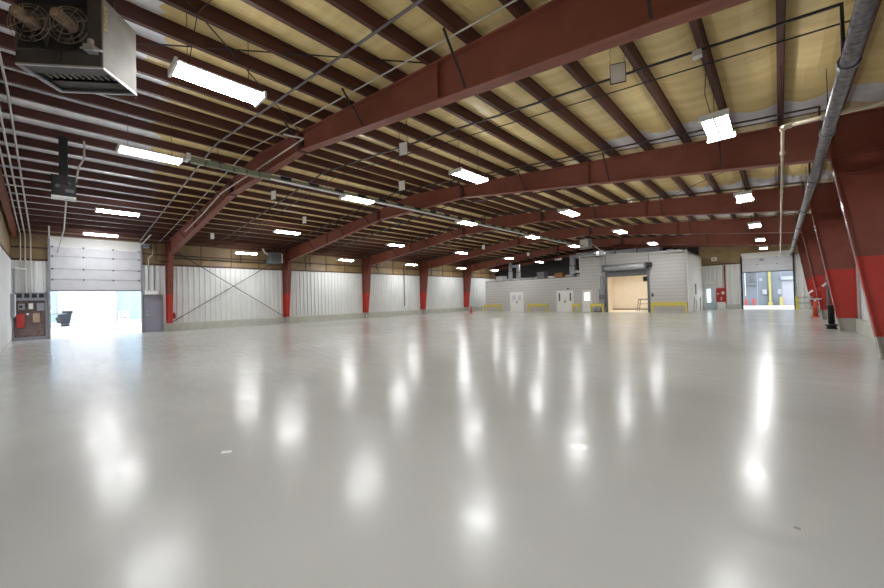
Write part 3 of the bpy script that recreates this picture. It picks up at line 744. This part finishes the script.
sd = MB().box(-5.12, -5.0, BY, YE-.1, 1.05, 4.62).box(-5.12, -5.0, BY, 34.5, 0, 1.05).box(-5.12, -5.0, 35.2, 37.6, 0, 1.05).box(-5.12, -5.0, 38.2, YE-.1, 0, 1.05)
ws = struct('wall_inner_side', sd, M_TRIM)
obj('wall_louver', MB().box(-5.0, -4.985, 35.5, 36.0, 1.35, 2.2), M_DARK, ws)
obj('vent_panel', MB().box(-5.1, -5.05, 34.5, 35.2, .05, 1.0), M_OUTW, ws)
obj('vent_strip', MB().box(-5.0, -4.98, 35.85, 36.15, .05, .85), M_YEL, ws)
struct('ceiling_inner_high', MB().quadbox([(-13.07,BY,4.85),(-5.0,BY,4.5),(-5.0,YE-.1,4.5),(-13.07,YE-.1,4.85),(-13.07,BY,4.93),(-5.0,BY,4.58),(-5.0,YE-.1,4.58),(-13.07,YE-.1,4.93)]), M_GREYD)
# warm room behind the rolling door
rm = MB().box(-12.2, -12.1, BY+.16, 37.9, 0, 3.3).box(-6.2, -6.1, BY+.16, 37.9, 0, 3.3).box(-12.2, -6.1, 37.8, 37.95, 0, 3.3)
rm.box(-12.1, -10.80, BY+.16, BY+.2, 0, 3.3).box(-7.6, -6.2, BY+.16, BY+.2, 0, 3.3)
wroom = struct('wall_inner_room', rm, M_CREAM)
struct('ceiling_inner_room', MB().box(-12.2, -6.1, BY+.16, 37.95, 3.3, 3.36), M_CREAM)
struct('floor_inner_room', MB().box(-12.1, -6.2, BY+.02, 37.8, .0, .012), M_CREAM)
struct('baseboard_inner', MB().box(-12.1, -6.2, 37.76, 37.8, .0, .1), M_DARK)
for x in (-10.3, -8.0):
    t = thing('ceiling_light', (x, 35, 3.2), f'flat warm ceiling panel in the cream inner room, {"left" if x < -9 else "right"} one', 'light fixture')
    obj('housing', MB().box(x-.62, x+.62, 34.7, 35.3, 3.24, 3.29), M_TRIM, t); obj('diffuser', MB().box(x-.58, x+.58, 34.74, 35.26, 3.225, 3.24), M_LAMPW, t)
t = thing('work_table', (-8.0, 34.5, 0), 'dark slim table inside the cream room at the right edge', 'table')
obj('table_top', MB().box(-8.9, -7.4, 34.2, 34.9, 1.0, 1.06), M_DARK, t)
obj('shelf', MB().box(-8.9, -7.4, 34.25, 34.85, .62, .65), M_GREYD, t)
for x, s in ((-8.85, -.15), (-7.45, 0)):
    for y in (34.22, 34.88): obj('leg', MB().tube((x+s, y, .012), (x, y, 1.0), .025, 6), M_DARK, t)
t = thing('wall_heater', (-7.75, 33.0, 2.6), 'dark box heater in the top right corner of the cream room', 'heater')
obj('body', MB().box(-8.1, -7.62, 32.75, 33.3, 2.5, 2.9), M_BROWN, t, bevel=.02)
obj('grille', MB().box(-8.04, -7.68, 32.73, 32.75, 2.55, 2.85), M_DARK, t)
obj('hanger', MB().tube((-7.85, 33.0, 2.9), (-7.85, 33.0, 3.3), .015, 6), M_PIPED, t)
# door_6 : rolling shutter
sh = MB()
z = 2.98
while z < 3.42: sh.box(-10.72, -7.66, BY-.10, BY-.06, z, z+.055); z += .062
d6 = struct('door_6', sh, M_GREYD)
obj('drum_cover', MB().tube((-10.86, BY-.3, 3.72), (-7.72, BY-.3, 3.72), .25, 20), M_DUCT, d6, smooth=True)
obj('drum_bracket', MB().box(-10.95, -10.86, BY-.56, BY-.01, 3.45, 4.0).box(-7.72, -7.62, BY-.56, BY-.01, 3.45, 4.0), M_GREYD, d6)
obj('guide_rail', MB().box(-10.88, -10.72, BY-.14, BY-.02, 0, 3.5).box(-7.68, -7.56, BY-.14, BY-.02, 0, 3.5), M_GREYD, d6)
t = thing('motor_operator', (-7.5, BY-.3, 3.7), 'dark chain motor on the right end of the rolling door drum', 'door operator')
obj('body', MB().box(-7.6, -7.3, BY-.4, BY-.1, 3.6, 3.95), M_DARK, t, bevel=.02)
obj('gear', MB().tube((-7.62, BY-.25, 3.78), (-7.24, BY-.25, 3.78), .07, 12), M_GREYD, t)
tag(obj('push_button', MB().box(-7.42, -7.28, BY-.06, BY-.016, 1.25, 1.5), M_DARK, bevel=.01), 'dark push button station right of the inner rolling door', 'switch')
# swinging doors of the inner building
def double_door(name, x0, x1, h, wins):
    d = MB(); xm = (x0+x1)/2
    d.box(x0+.06, xm-.006, BY, BY+.05, .01, h-.06).box(xm+.006, x1-.06, BY, BY+.05, .01, h-.06)
    o = struct(name, d, M_TRIM)
    obj('door_frame', MB().box(x0, x0+.06, BY-.03, BY+.1, 0, h).box(x1-.06, x1, BY-.03, BY+.1, 0, h).box(x0, x1, BY-.03, BY+.1, h-.06, h+.01), M_TRIM, o)
    for a_, b_, z0, z1, m in wins: obj('door_window', MB().box(a_, b_, BY-.006, BY, z0, z1), m, o)
    obj('door_handle', MB().box(xm-.06, xm-.03, BY-.05, BY, .85, 1.1).box(xm+.03, xm+.06, BY-.05, BY, .85, 1.1), M_GREYD, o)
    return o
M_PANE = mat('frosted_pane', (206, 208, 212), .15)
M_PANED = mat('dark_pane', (92, 92, 98), .15)
double_door('door_3', -20.42, -18.86, 1.98, [(-20.2, -19.75, 1.15, 1.7, M_PANE), (-19.53, -19.08, 1.15, 1.7, M_PANE)])
double_door('door_4', -15.36, -13.74, 1.95, [(-15.15, -15.0, 1.0, 1.75, M_PANED), (-14.1, -13.95, 1.0, 1.75, M_PANED)])
d5 = struct('door_5', MB().box(-12.88, -12.14, BY, BY+.05, .01, 1.9), M_TRIM)
obj('door_frame', MB().box(-12.94, -12.88, BY-.03, BY+.1, 0, 1.96).box(-12.14, -12.08, BY-.03, BY+.1, 0, 1.96).box(-12.94, -12.08, BY-.03, BY+.1, 1.9, 1.96), M_TRIM, d5)
obj('door_window', MB().box(-12.74, -12.28, BY-.008, BY, 1.05, 1.7), emis('lit_window', (.95, .98, 1.0), 1.1), d5)
tag(obj('door_lamp', MB().lathe((-14.2, BY-.1, 2.06), [(.03, 0), (.09, .04), (.06, .12), (.02, .16)], 12), M_DARK), 'small dark lamp over the double door with slit windows', 'lamp')
# yellow guard rails
for x0, x1, h, lb in ((-23.45, -21.2, .74, 'leftmost, at the left edge of the grey inner building'), (-18.1, -16.0, .78, 'between the two white double doors'), (-13.66, -12.95, .76, 'narrow one right of the slit-window double door'),
                      (-12.02, -10.92, .76, 'left of the inner rolling door, in front of a drain frame'), (-7.36, -5.02, .82, 'widest, right of the inner rolling door')):
    t = thing('guard_rail', ((x0+x1)/2, BY-.55, 0), 'yellow steel guard rail, ' + lb, 'guard rail', 'yellow guard rails before the inner building')
    obj('beam', MB().box(x0, x1, BY-.62, BY-.48, h-(.30 if x1-x0 > 2.25 else .23), h), M_YEL, t, bevel=.01)
    for x in (x0, x1-.12): obj('leg', MB().box(x, x+.12, BY-.61, BY-.49, 0, h-.1), M_YEL, t, bevel=.01)
t = thing('floor_drain_frame', (-11.5, BY-.25, 0), 'low dark metal frame behind the yellow guard left of the rolling door', 'frame')
obj('frame', MB().box(-11.85, -11.1, BY-.4, BY-.1, .02, .12).box(-11.7, -11.65, BY-.3, BY-.2, .1, .4).box(-11.3, -11.25, BY-.3, BY-.2, .1, .4), M_GREYD, t)
obj('pipe', MB().path([(-10.95, BY-.12, .8), (-10.9, BY-.15, .5), (-11.0, BY-.2, .25), (-11.2, BY-.2, .12)], .04, 6), M_GREYD, t)
# electrical gear on the building front
t = thing('switch_cabinet', (-10.98, BY-.1, .75), 'pale grey tall cabinet with conduits left of the inner rolling door', 'electrical cabinet')
obj('body', MB().box(-11.42, -10.92, BY-.2, BY-.016, .72, 2.0), M_GREY, t, bevel=.01)
obj('switch_box', MB().box(-11.38, -11.2, BY-.26, BY-.2, 1.1, 1.5).box(-11.12, -10.96, BY-.26, BY-.2, 1.1, 1.5), M_GREYD, t, bevel=.01)
obj('riser', MB().box(-11.3, -11.0, BY-.12, BY-.02, 2.0, 3.1), M_GREY, t)
obj('thin_conduit', MB().tube((-11.75, BY-.06, 1.5), (-11.75, BY-.06, 4.85), .03, 6).tube((-11.35, BY-.06, 2.0), (-11.35, BY-.06, 3.1), .025, 6), M_PIPEW, t)
tag(obj('wall_lamp', MB().lathe((-11.2, BY-.18, 3.2), [(.04, 0), (.13, .05), (.13, .14), (.05, .2)], 14), M_TRIM), 'small round white lamp above the tall cabinet on the inner building', 'lamp')
tag(obj('spot_lamp', MB().box(-5.35, -4.95, BY-.25, BY-.05, 4.72, 4.9).box(-5.2, -5.1, BY-.2, BY-.1, 4.66, 4.74), M_DARK, bevel=.02), 'dark small floodlight on the top right corner of the inner building', 'lamp')
tag(obj('wall_box', MB().box(-11.35, -10.95, BY-.2, BY-.04, 4.95, 5.3), M_TRIM, bevel=.02), 'white junction box at the roof edge above the tall cabinet', 'electrical box')
# ducts on the roofs
t = thing('roof_duct', (-10.5, 34.2, 4.9), 'long silver duct lying on the roof of the high inner building', 'duct')
for k in range(4):
    x0 = -14.0 + 1.75*k; z = 5.0 - .028*(x0+14)
    obj('duct_section', MB().box(x0, x0+1.70, 33.9, 34.5, z, z+.48), M_DUCT, t, bevel=.02)
    obj('flange_ring', MB().box(x0+1.70, x0+1.75, 33.86, 34.54, z-.04, z+.52), M_GREYD, t)
obj('duct_leg', MB().box(-13.0, -12.9, 34.0, 34.4, 4.88, 5.0).box(-7.3, -7.2, 34.0, 34.4, 4.6, 4.86), M_GREYD, t)
def vduct(x, y, z0, z1, w_, label, elbow=None):
    t = thing('vertical_duct', (x, y, z0), label, 'duct')
    obj('lower_section', MB().box(x-w_, x+w_, y-w_, y+w_, z0, z0+(z1-z0)*.5), M_DUCT, t, bevel=.02)
    obj('collar', MB().box(x-w_-.03, x+w_+.03, y-w_-.03, y+w_+.03, z0+(z1-z0)*.5, z0+(z1-z0)*.5+.07), M_GREYD, t)
    obj('upper_section', MB().box(x-w_*.85, x+w_*.85, y-w_*.85, y+w_*.85, z0+(z1-z0)*.5+.07, z1), M_DUCT, t, bevel=.02)
    if elbow: obj('elbow', MB().box(min(x, elbow), max(x, elbow), y-w_*.7, y+w_*.7, z1-.3, z1), M_DUCT, t, bevel=.03)
    return t
vduct(-14.65, 34.6, 3.24, 5.4, .25, 'tall silver duct rising at the step between the two inner roofs', -14.0)
vduct(-21.7, 34.6, 3.24, 5.25, .17, 'left slim silver duct standing on the low inner roof')
vduct(-20.7, 34.6, 3.24, 5.0, .18, 'right silver duct standing on the low inner roof, with an elbow', -21.5)
t = thing('flexible_duct', (-14.0, 34.0, 3.3), 'white curved flexible duct at the foot of the tall step duct', 'duct')
obj('hose', MB().path([(-14.4, 34.0, 3.55), (-14.05, 33.9, 3.75), (-13.75, 33.9, 3.7), (-13.5, 33.9, 3.42), (-13.3, 33.9, 3.4)], .14, 12), M_TRIM, t, smooth=True)
for x, y, w_, d_, h_, m, lb in ((-22.9, 34.6, .5, .35, .3, M_TRIM, 'small white unit on the low inner roof, leftmost'), (-19.4, 34.6, .4, .3, .12, M_TRIM, 'flat white unit right of the roof ducts'), (-18.1, 35.0, .42, .4, .38, M_GREY, 'square grey unit in the middle of the low inner roof'),
                                (-16.0, 34.6, .42, .3, .25, mat('orange_timber', (188, 122, 60), .6), 'orange-brown crate on the low inner roof')):
    t = thing('roof_unit', (x, y, 3.24), lb, 'roof unit')
    obj('body', MB().box(x-w_, x+w_, y-d_, y+d_, 3.24, 3.24+h_*2), m, t, bevel=.02)
    obj('top_lid', MB().box(x-w_-.03, x+w_+.03, y-d_-.03, y+d_+.03, 3.24+h_*2, 3.28+h_*2), M_GREYD, t)

# ------------------------------------------------------------------ far end wall
# door_7 : sectional door, half raised
fd = MB(); zz = [3.05, 3.62, 4.2]
for a_, b_ in zip(zz, zz[1:]): fd.box(DX0, DX1, YE-.07, YE-.02, a_+.01, b_-.004)
d7 = struct('door_7', fd, M_DOORW, bevel=.012)
obj('door_header_section', MB().box(DX0-.06, DX1+.05, YE-.13, YE-.03, 4.2, 4.62), M_TRIM, d7)
obj('door_track', MB().box(DX0-.09, DX0, YE-.14, YE+.05, 0, 4.4).box(DX1, DX1+.09, YE-.14, YE+.05, 0, 4.4), M_DARK, d7)
obj('bottom_seal', MB().box(DX0, DX1, YE-.08, YE-.01, 3.0, 3.06), M_DARK, d7)
for x in (-1.3, -.1):
    for z in (3.62, 4.2): obj('hinge', MB().box(x-.05, x+.05, YE-.10, YE-.07, z-.04, z+.04), M_GREYD, d7)
obj('lift_handle', MB().box(-1.12, -.85, YE-.1, YE-.07, 3.9, 4.1), M_GREY, d7)
# door_8 : pale glazed man door
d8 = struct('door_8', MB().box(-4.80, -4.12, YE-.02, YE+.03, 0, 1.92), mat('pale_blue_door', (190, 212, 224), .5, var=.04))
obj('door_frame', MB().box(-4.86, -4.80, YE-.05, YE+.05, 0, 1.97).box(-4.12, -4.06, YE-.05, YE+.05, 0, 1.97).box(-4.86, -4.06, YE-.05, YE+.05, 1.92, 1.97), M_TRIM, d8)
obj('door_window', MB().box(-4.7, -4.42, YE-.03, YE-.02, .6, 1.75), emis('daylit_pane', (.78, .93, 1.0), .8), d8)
obj('door_handle', MB().box(-4.26, -4.2, YE-.07, YE-.02, .95, 1.08), M_ALU, d8)
tag(obj('door_canopy', MB().box(-4.75, -4.2, YE-.3, YE-.04, 2.2, 2.3), M_TRIM, bevel=.02), 'small pale hood above the pale blue far door', 'hood')
t = thing('red_notice_board', (-3.68, YE-.06, .64), 'bright red board with white notices beside the pale blue far door', 'notice board')
obj('board', MB().box(-4.04, -3.34, YE-.07, YE-.035, .62, 1.82), M_REDP, t)
obj('notice', MB().box(-3.66, -3.42, YE-.08, YE-.07, 1.28, 1.52), M_PAPER, t)
obj('notice', MB().box(-3.98, -3.84, YE-.08, YE-.07, 1.28, 1.38), M_PAPER, t)
obj('extinguisher', MB().box(-3.72, -3.66, YE-.12, YE-.07, .75, 1.05), M_PAPER, t)
tag(obj('white_cabinet', MB().box(-4.0, -3.4, YE-.3, YE-.04, 0, .6), M_TRIM, bevel=.01), 'low white cabinet under the bright red board', 'cabinet')
tag(obj('wall_post', MB().box(-3.46, -3.34, YE-.14, YE-.08, .0, 3.75), M_COL), 'narrow dark red post right of the bright red board', 'post')
t = thing('wall_sign', (-4.1, YE-.1, 4.2), 'white square sign on the brown band above the far man door', 'sign')
obj('panel', MB().box(-4.3, -3.92, YE-.02, YE+.05, 4.18, 4.5), M_PAPER, t)
obj('marking', MB().box(-4.2, -4.02, YE-.026, YE-.02, 4.28, 4.4), mat('sign_orange', (214, 150, 70), .6), t)
# guard post and rails right of the far door
t = thing('guard_rail', (.95, 38.4, 0), 'yellow guard post with grey pipe rails right of the far roll-up door', 'guard rail')
obj('post', MB().box(.86, 1.04, 38.3, 38.48, 0, 1.0), M_YEL, t, bevel=.01)
obj('rail', MB().tube((1.02, 38.4, .9), (1.9, 38.4, .9), .035, 8).tube((1.02, 38.4, .5), (1.9, 38.4, .5), .035, 8), M_GREY, t)
# yard beyond the far door
BW = 49.2
t = thing('far_building', (0, BW, 0), 'blue-grey building wall seen through the far roll-up door', 'building')
obj('wall', MB().box(-16, 12, BW, BW+.5, 0, 7.5), M_BLUEG, t)
obj('seam', MB().box(-1.68, -1.63, BW-.02, BW, 0, 7).box(.1, .14, BW-.02, BW, 0, 7), M_GREY, t)
obj('shutter', MB().box(.18, 1.35, BW-.06, BW, 0, 2.45), M_GREY, t)
obj('shutter_box', MB().box(.15, 1.4, BW-.3, BW, 2.5, 2.85), M_GREYO, t)
obj('roof_edge', MB().box(-16, 12, BW-.1, BW+.6, 7.5, 7.7), M_GREY, t)
tag(obj('yellow_post', MB().box(-.79, -.61, BW-.35, BW-.15, .32, 4.6), M_YELO, bevel=.01), 'tall yellow post seen through the far roll-up door', 'post')
tag(obj('post_base', MB().box(-.87, -.53, BW-.45, BW-.08, 0, .32), M_YELO, bevel=.02), 'yellow block at the foot of the tall yellow post', 'block')
tag(obj('yellow_bin', MB().box(-.03, .22, BW-.6, BW-.35, 0, .82), M_YELO, bevel=.03), 'short yellow bollard before the blue-grey far wall', 'bollard')
t = thing('wall_panel_box', (-1.1, BW-.1, 1.1), 'pale electrical box left of the tall yellow post', 'electrical box')
obj('body', MB().box(-1.28, -.92, BW-.2, BW, 1.12, 1.62), M_GREYO, t, bevel=.01)
obj('side', MB().box(-.92, -.88, BW-.2, BW, 1.08, 1.6), M_DARK, t)
tag(obj('wall_notice', MB().box(-.14, .14, BW-.03, BW, 1.12, 1.62), M_GREYO), 'white notice above the short yellow bollard', 'notice')
tag(obj('wall_notice', MB().box(-1.5, -1.28, BW-.03, BW, 2.5, 2.75), M_GREYO), 'small white notice high left of the tall yellow post', 'notice')
t = thing('pipe_rack', (-2.1, BW-.3, 2), 'rack of pale vertical pipes left in the far doorway', 'pipes')
for k in range(5): obj('riser', MB().tube((-2.4+.15*k, BW-.12, 2.3), (-2.4+.15*k, BW-.12, 4.2), .03, 6), M_GREYD, t)
obj('rack_box', MB().box(-2.35, -1.75, BW-.3, BW-.04, 2.1, 2.3), M_GREYD, t)
obj('drop_pipe', MB().tube((-2.6, BW-.12, 1.0), (-2.6, BW-.12, 4.2), .04, 8), M_OUTW, t)
for k, x in enumerate((-2.55, -1.95)):
    t = thing('hydrant', (x, BW-.5, 0), f'small red hydrant outside the far door, {"left" if k == 0 else "right"} one', 'hydrant')
    obj('barrel', MB().lathe((x, BW-.5, 0), [(.09, 0), (.07, .05), (.07, .55), (.09, .58), (.05, .68)], 12), M_REDP, t)
    obj('outlet', MB().tube((x-.14, BW-.5, .5), (x+.14, BW-.5, .5), .045, 10), M_REDP, t)

# ------------------------------------------------------------------ things along the floor and right wall
def cone(x, y, h, label):
    t = thing('delineator', (x, y, 0), label, 'safety cone')
    obj('base', MB().lathe((x, y, 0), [(.17, 0), (.17, .05), (.1, .08)], 16), M_ORANGE, t)
    obj('body', MB().lathe((x, y, .08), [(.11, 0), (.085, h*.45), (.06, h*.8)], 16), M_ORANGE, t, smooth=True)
    obj('top', MB().lathe((x, y, .08+h*.8), [(.05, 0), (.045, .05), (.02, .12)], 12), M_TRIM, t)
cone(1.38, 28.0, .98, 'slim orange delineator with white top standing by the right columns')
cone(-22.6, 28.6, .78, 'slim orange delineator standing before the far end of the left wall')
# standpipe with valve before the second visible right column
t = thing('standpipe', (1.40, 20.0, 0), 'black standpipe with valves rising beside the right columns', 'standpipe')
x, y = 1.40, 20.0
obj('base_flange', MB().lathe((x, y, 0), [(.15, 0), (.15, .05), (.1, .08), (.18, .12), (.18, .16), (.1, .2)], 18), M_BLACK, t)
obj('riser_sleeve', MB().lathe((x, y, .2), [(.09, 0), (.09, .6), (.13, .62), (.13, .67), (.07, .7)], 18), M_BLACK, t, smooth=True)
obj('riser', MB().tube((x-.06, y, .9), (x-.06, y, 3.2), .055, 10).tube((x+.08, y, .9), (x+.08, y, 1.7), .04, 8), M_GREYD, t)
v = obj('valve', MB().lathe((x+.02, y, 1.55), [(.05, 0), (.07, .06), (.07, .14), (.03, .2)], 14).tube((x-.2, y, 1.6), (x+.05, y, 1.85), .04, 8), M_TRIM, t)
obj('hand_wheel', MB().tube((x-.30, y-.02, 1.5), (x-.30, y+.02, 1.5), .07, 14), M_REDP, v)
pipe('hose_valve', [(1.5, 25.76, 1.02), (1.1, 25.7, 1.02), (1.05, 25.6, 1.3), (1.2, 25.6, 1.45)], .035, M_TRIM, 'white bent hose valve on the right columns behind the black standpipe', 'valve')
pipe('hose_valve', [(1.5, 32.77, 1.02), (1.1, 32.7, 1.05), (1.1, 32.6, 1.3)], .035, M_TRIM, 'white bent hose valve on the farthest right columns', 'valve')
tag(obj('floor_paper', MB().quadbox([(-4.22,1.19,.001),(-4.17,1.16,.001),(-4.11,1.235,.001),(-4.16,1.265,.001),(-4.22,1.19,.003),(-4.17,1.16,.003),(-4.11,1.235,.003),(-4.16,1.265,.003)]), M_PAPER), 'small scrap of white paper lying on the glossy grey floor', 'paper')
tag(obj('floor_mark', MB().lathe((.04, 3.19, .0005), [(.018, 0), (.014, .002)], 14), mat('floor_mark_tan', (128, 122, 106), .7)), 'small brown round mark on the grey floor at bottom right', 'stain')
# loose cable loops near the first light and sagging wires
pipe('cable', [(-5.2, 1.2, zt(-5.2)+.01), (-5.3, 1.7, 5.85), (-6.1, 1.5, 5.75), (-6.7, 1.55, 5.5), (-6.7, 1.5, 5.2)], .007, M_BLACK, 'thin black power cable drooping to the nearest light by the heater', 'cable', n=5)
lp = [(-5.0+.1*math.cos(i*.7), 1.25+.02*math.sin(i*1.1), 5.85+.1*math.sin(i*.7)) for i in range(26)]
tag(obj('cable_coil', MB().path(lp, .007, 5), M_BLACK), 'small coil of black cable under the roof above the nearest light', 'cable')
pipe('cable', [(-.86, 9.4, 4.76), (-.92, 9.3, 5.05), (-.95, 8.6, 5.3), (-.85, 7.9, 5.35)], .008, M_PIPED, 'thin cable looping up from the large light beside the right wall', 'cable', n=5)
tag(obj('junction_box', MB().box(-.92, -.8, 7.0, 7.12, 5.25, 5.34), M_TRIM), 'small white socket box under the purlin above the large right light', 'electrical box')
pipe('tie_rod', [(-3.9, -.9, zt(-3.9)+.05), (-9.6, 4.7, zt(-9.6)+.03)], .012, M_DARK, 'thin dark diagonal roof rod running from the heater towards the nearest frame', 'rod', n=5)
pipe('tie_rod', [(-9.4, -.2, zt(-9.4)+.03), (-4.6, 4.75, zt(-4.6)+.03)], .012, M_DARK, 'thin dark diagonal roof rod crossing above the nearest light', 'rod', n=5)
pipe('tie_rod', [(1.0, 12.2, 5.3), (-3.6, 18.7, zt(-3.6)+.03)], .012, M_DARK, 'thin dark diagonal roof rod in the second bay at right', 'rod', n=5)

t = thing('emergency_light', (-15.0, 32.2, 4.9), 'small twin-head emergency light high above the low inner roof', 'lamp')
obj('body', MB().box(-15.15, -14.85, 32.2, 32.3, 4.82, 4.98), M_TRIM, t, bevel=.02)
for s_ in (-1, 1): obj('lamp_head', MB().tube((-15+.24*s_, 32.12, 4.9), (-15+.24*s_, 32.24, 4.9), .09, 14), M_TRIM, t)
obj('mount', MB().tube((-15, 32.26, 4.98), (-15, 32.26, 5.6), .012, 5).box(-15.02, -14.98, 32.26, 32.79, 5.56, 5.6), M_PIPED, t)
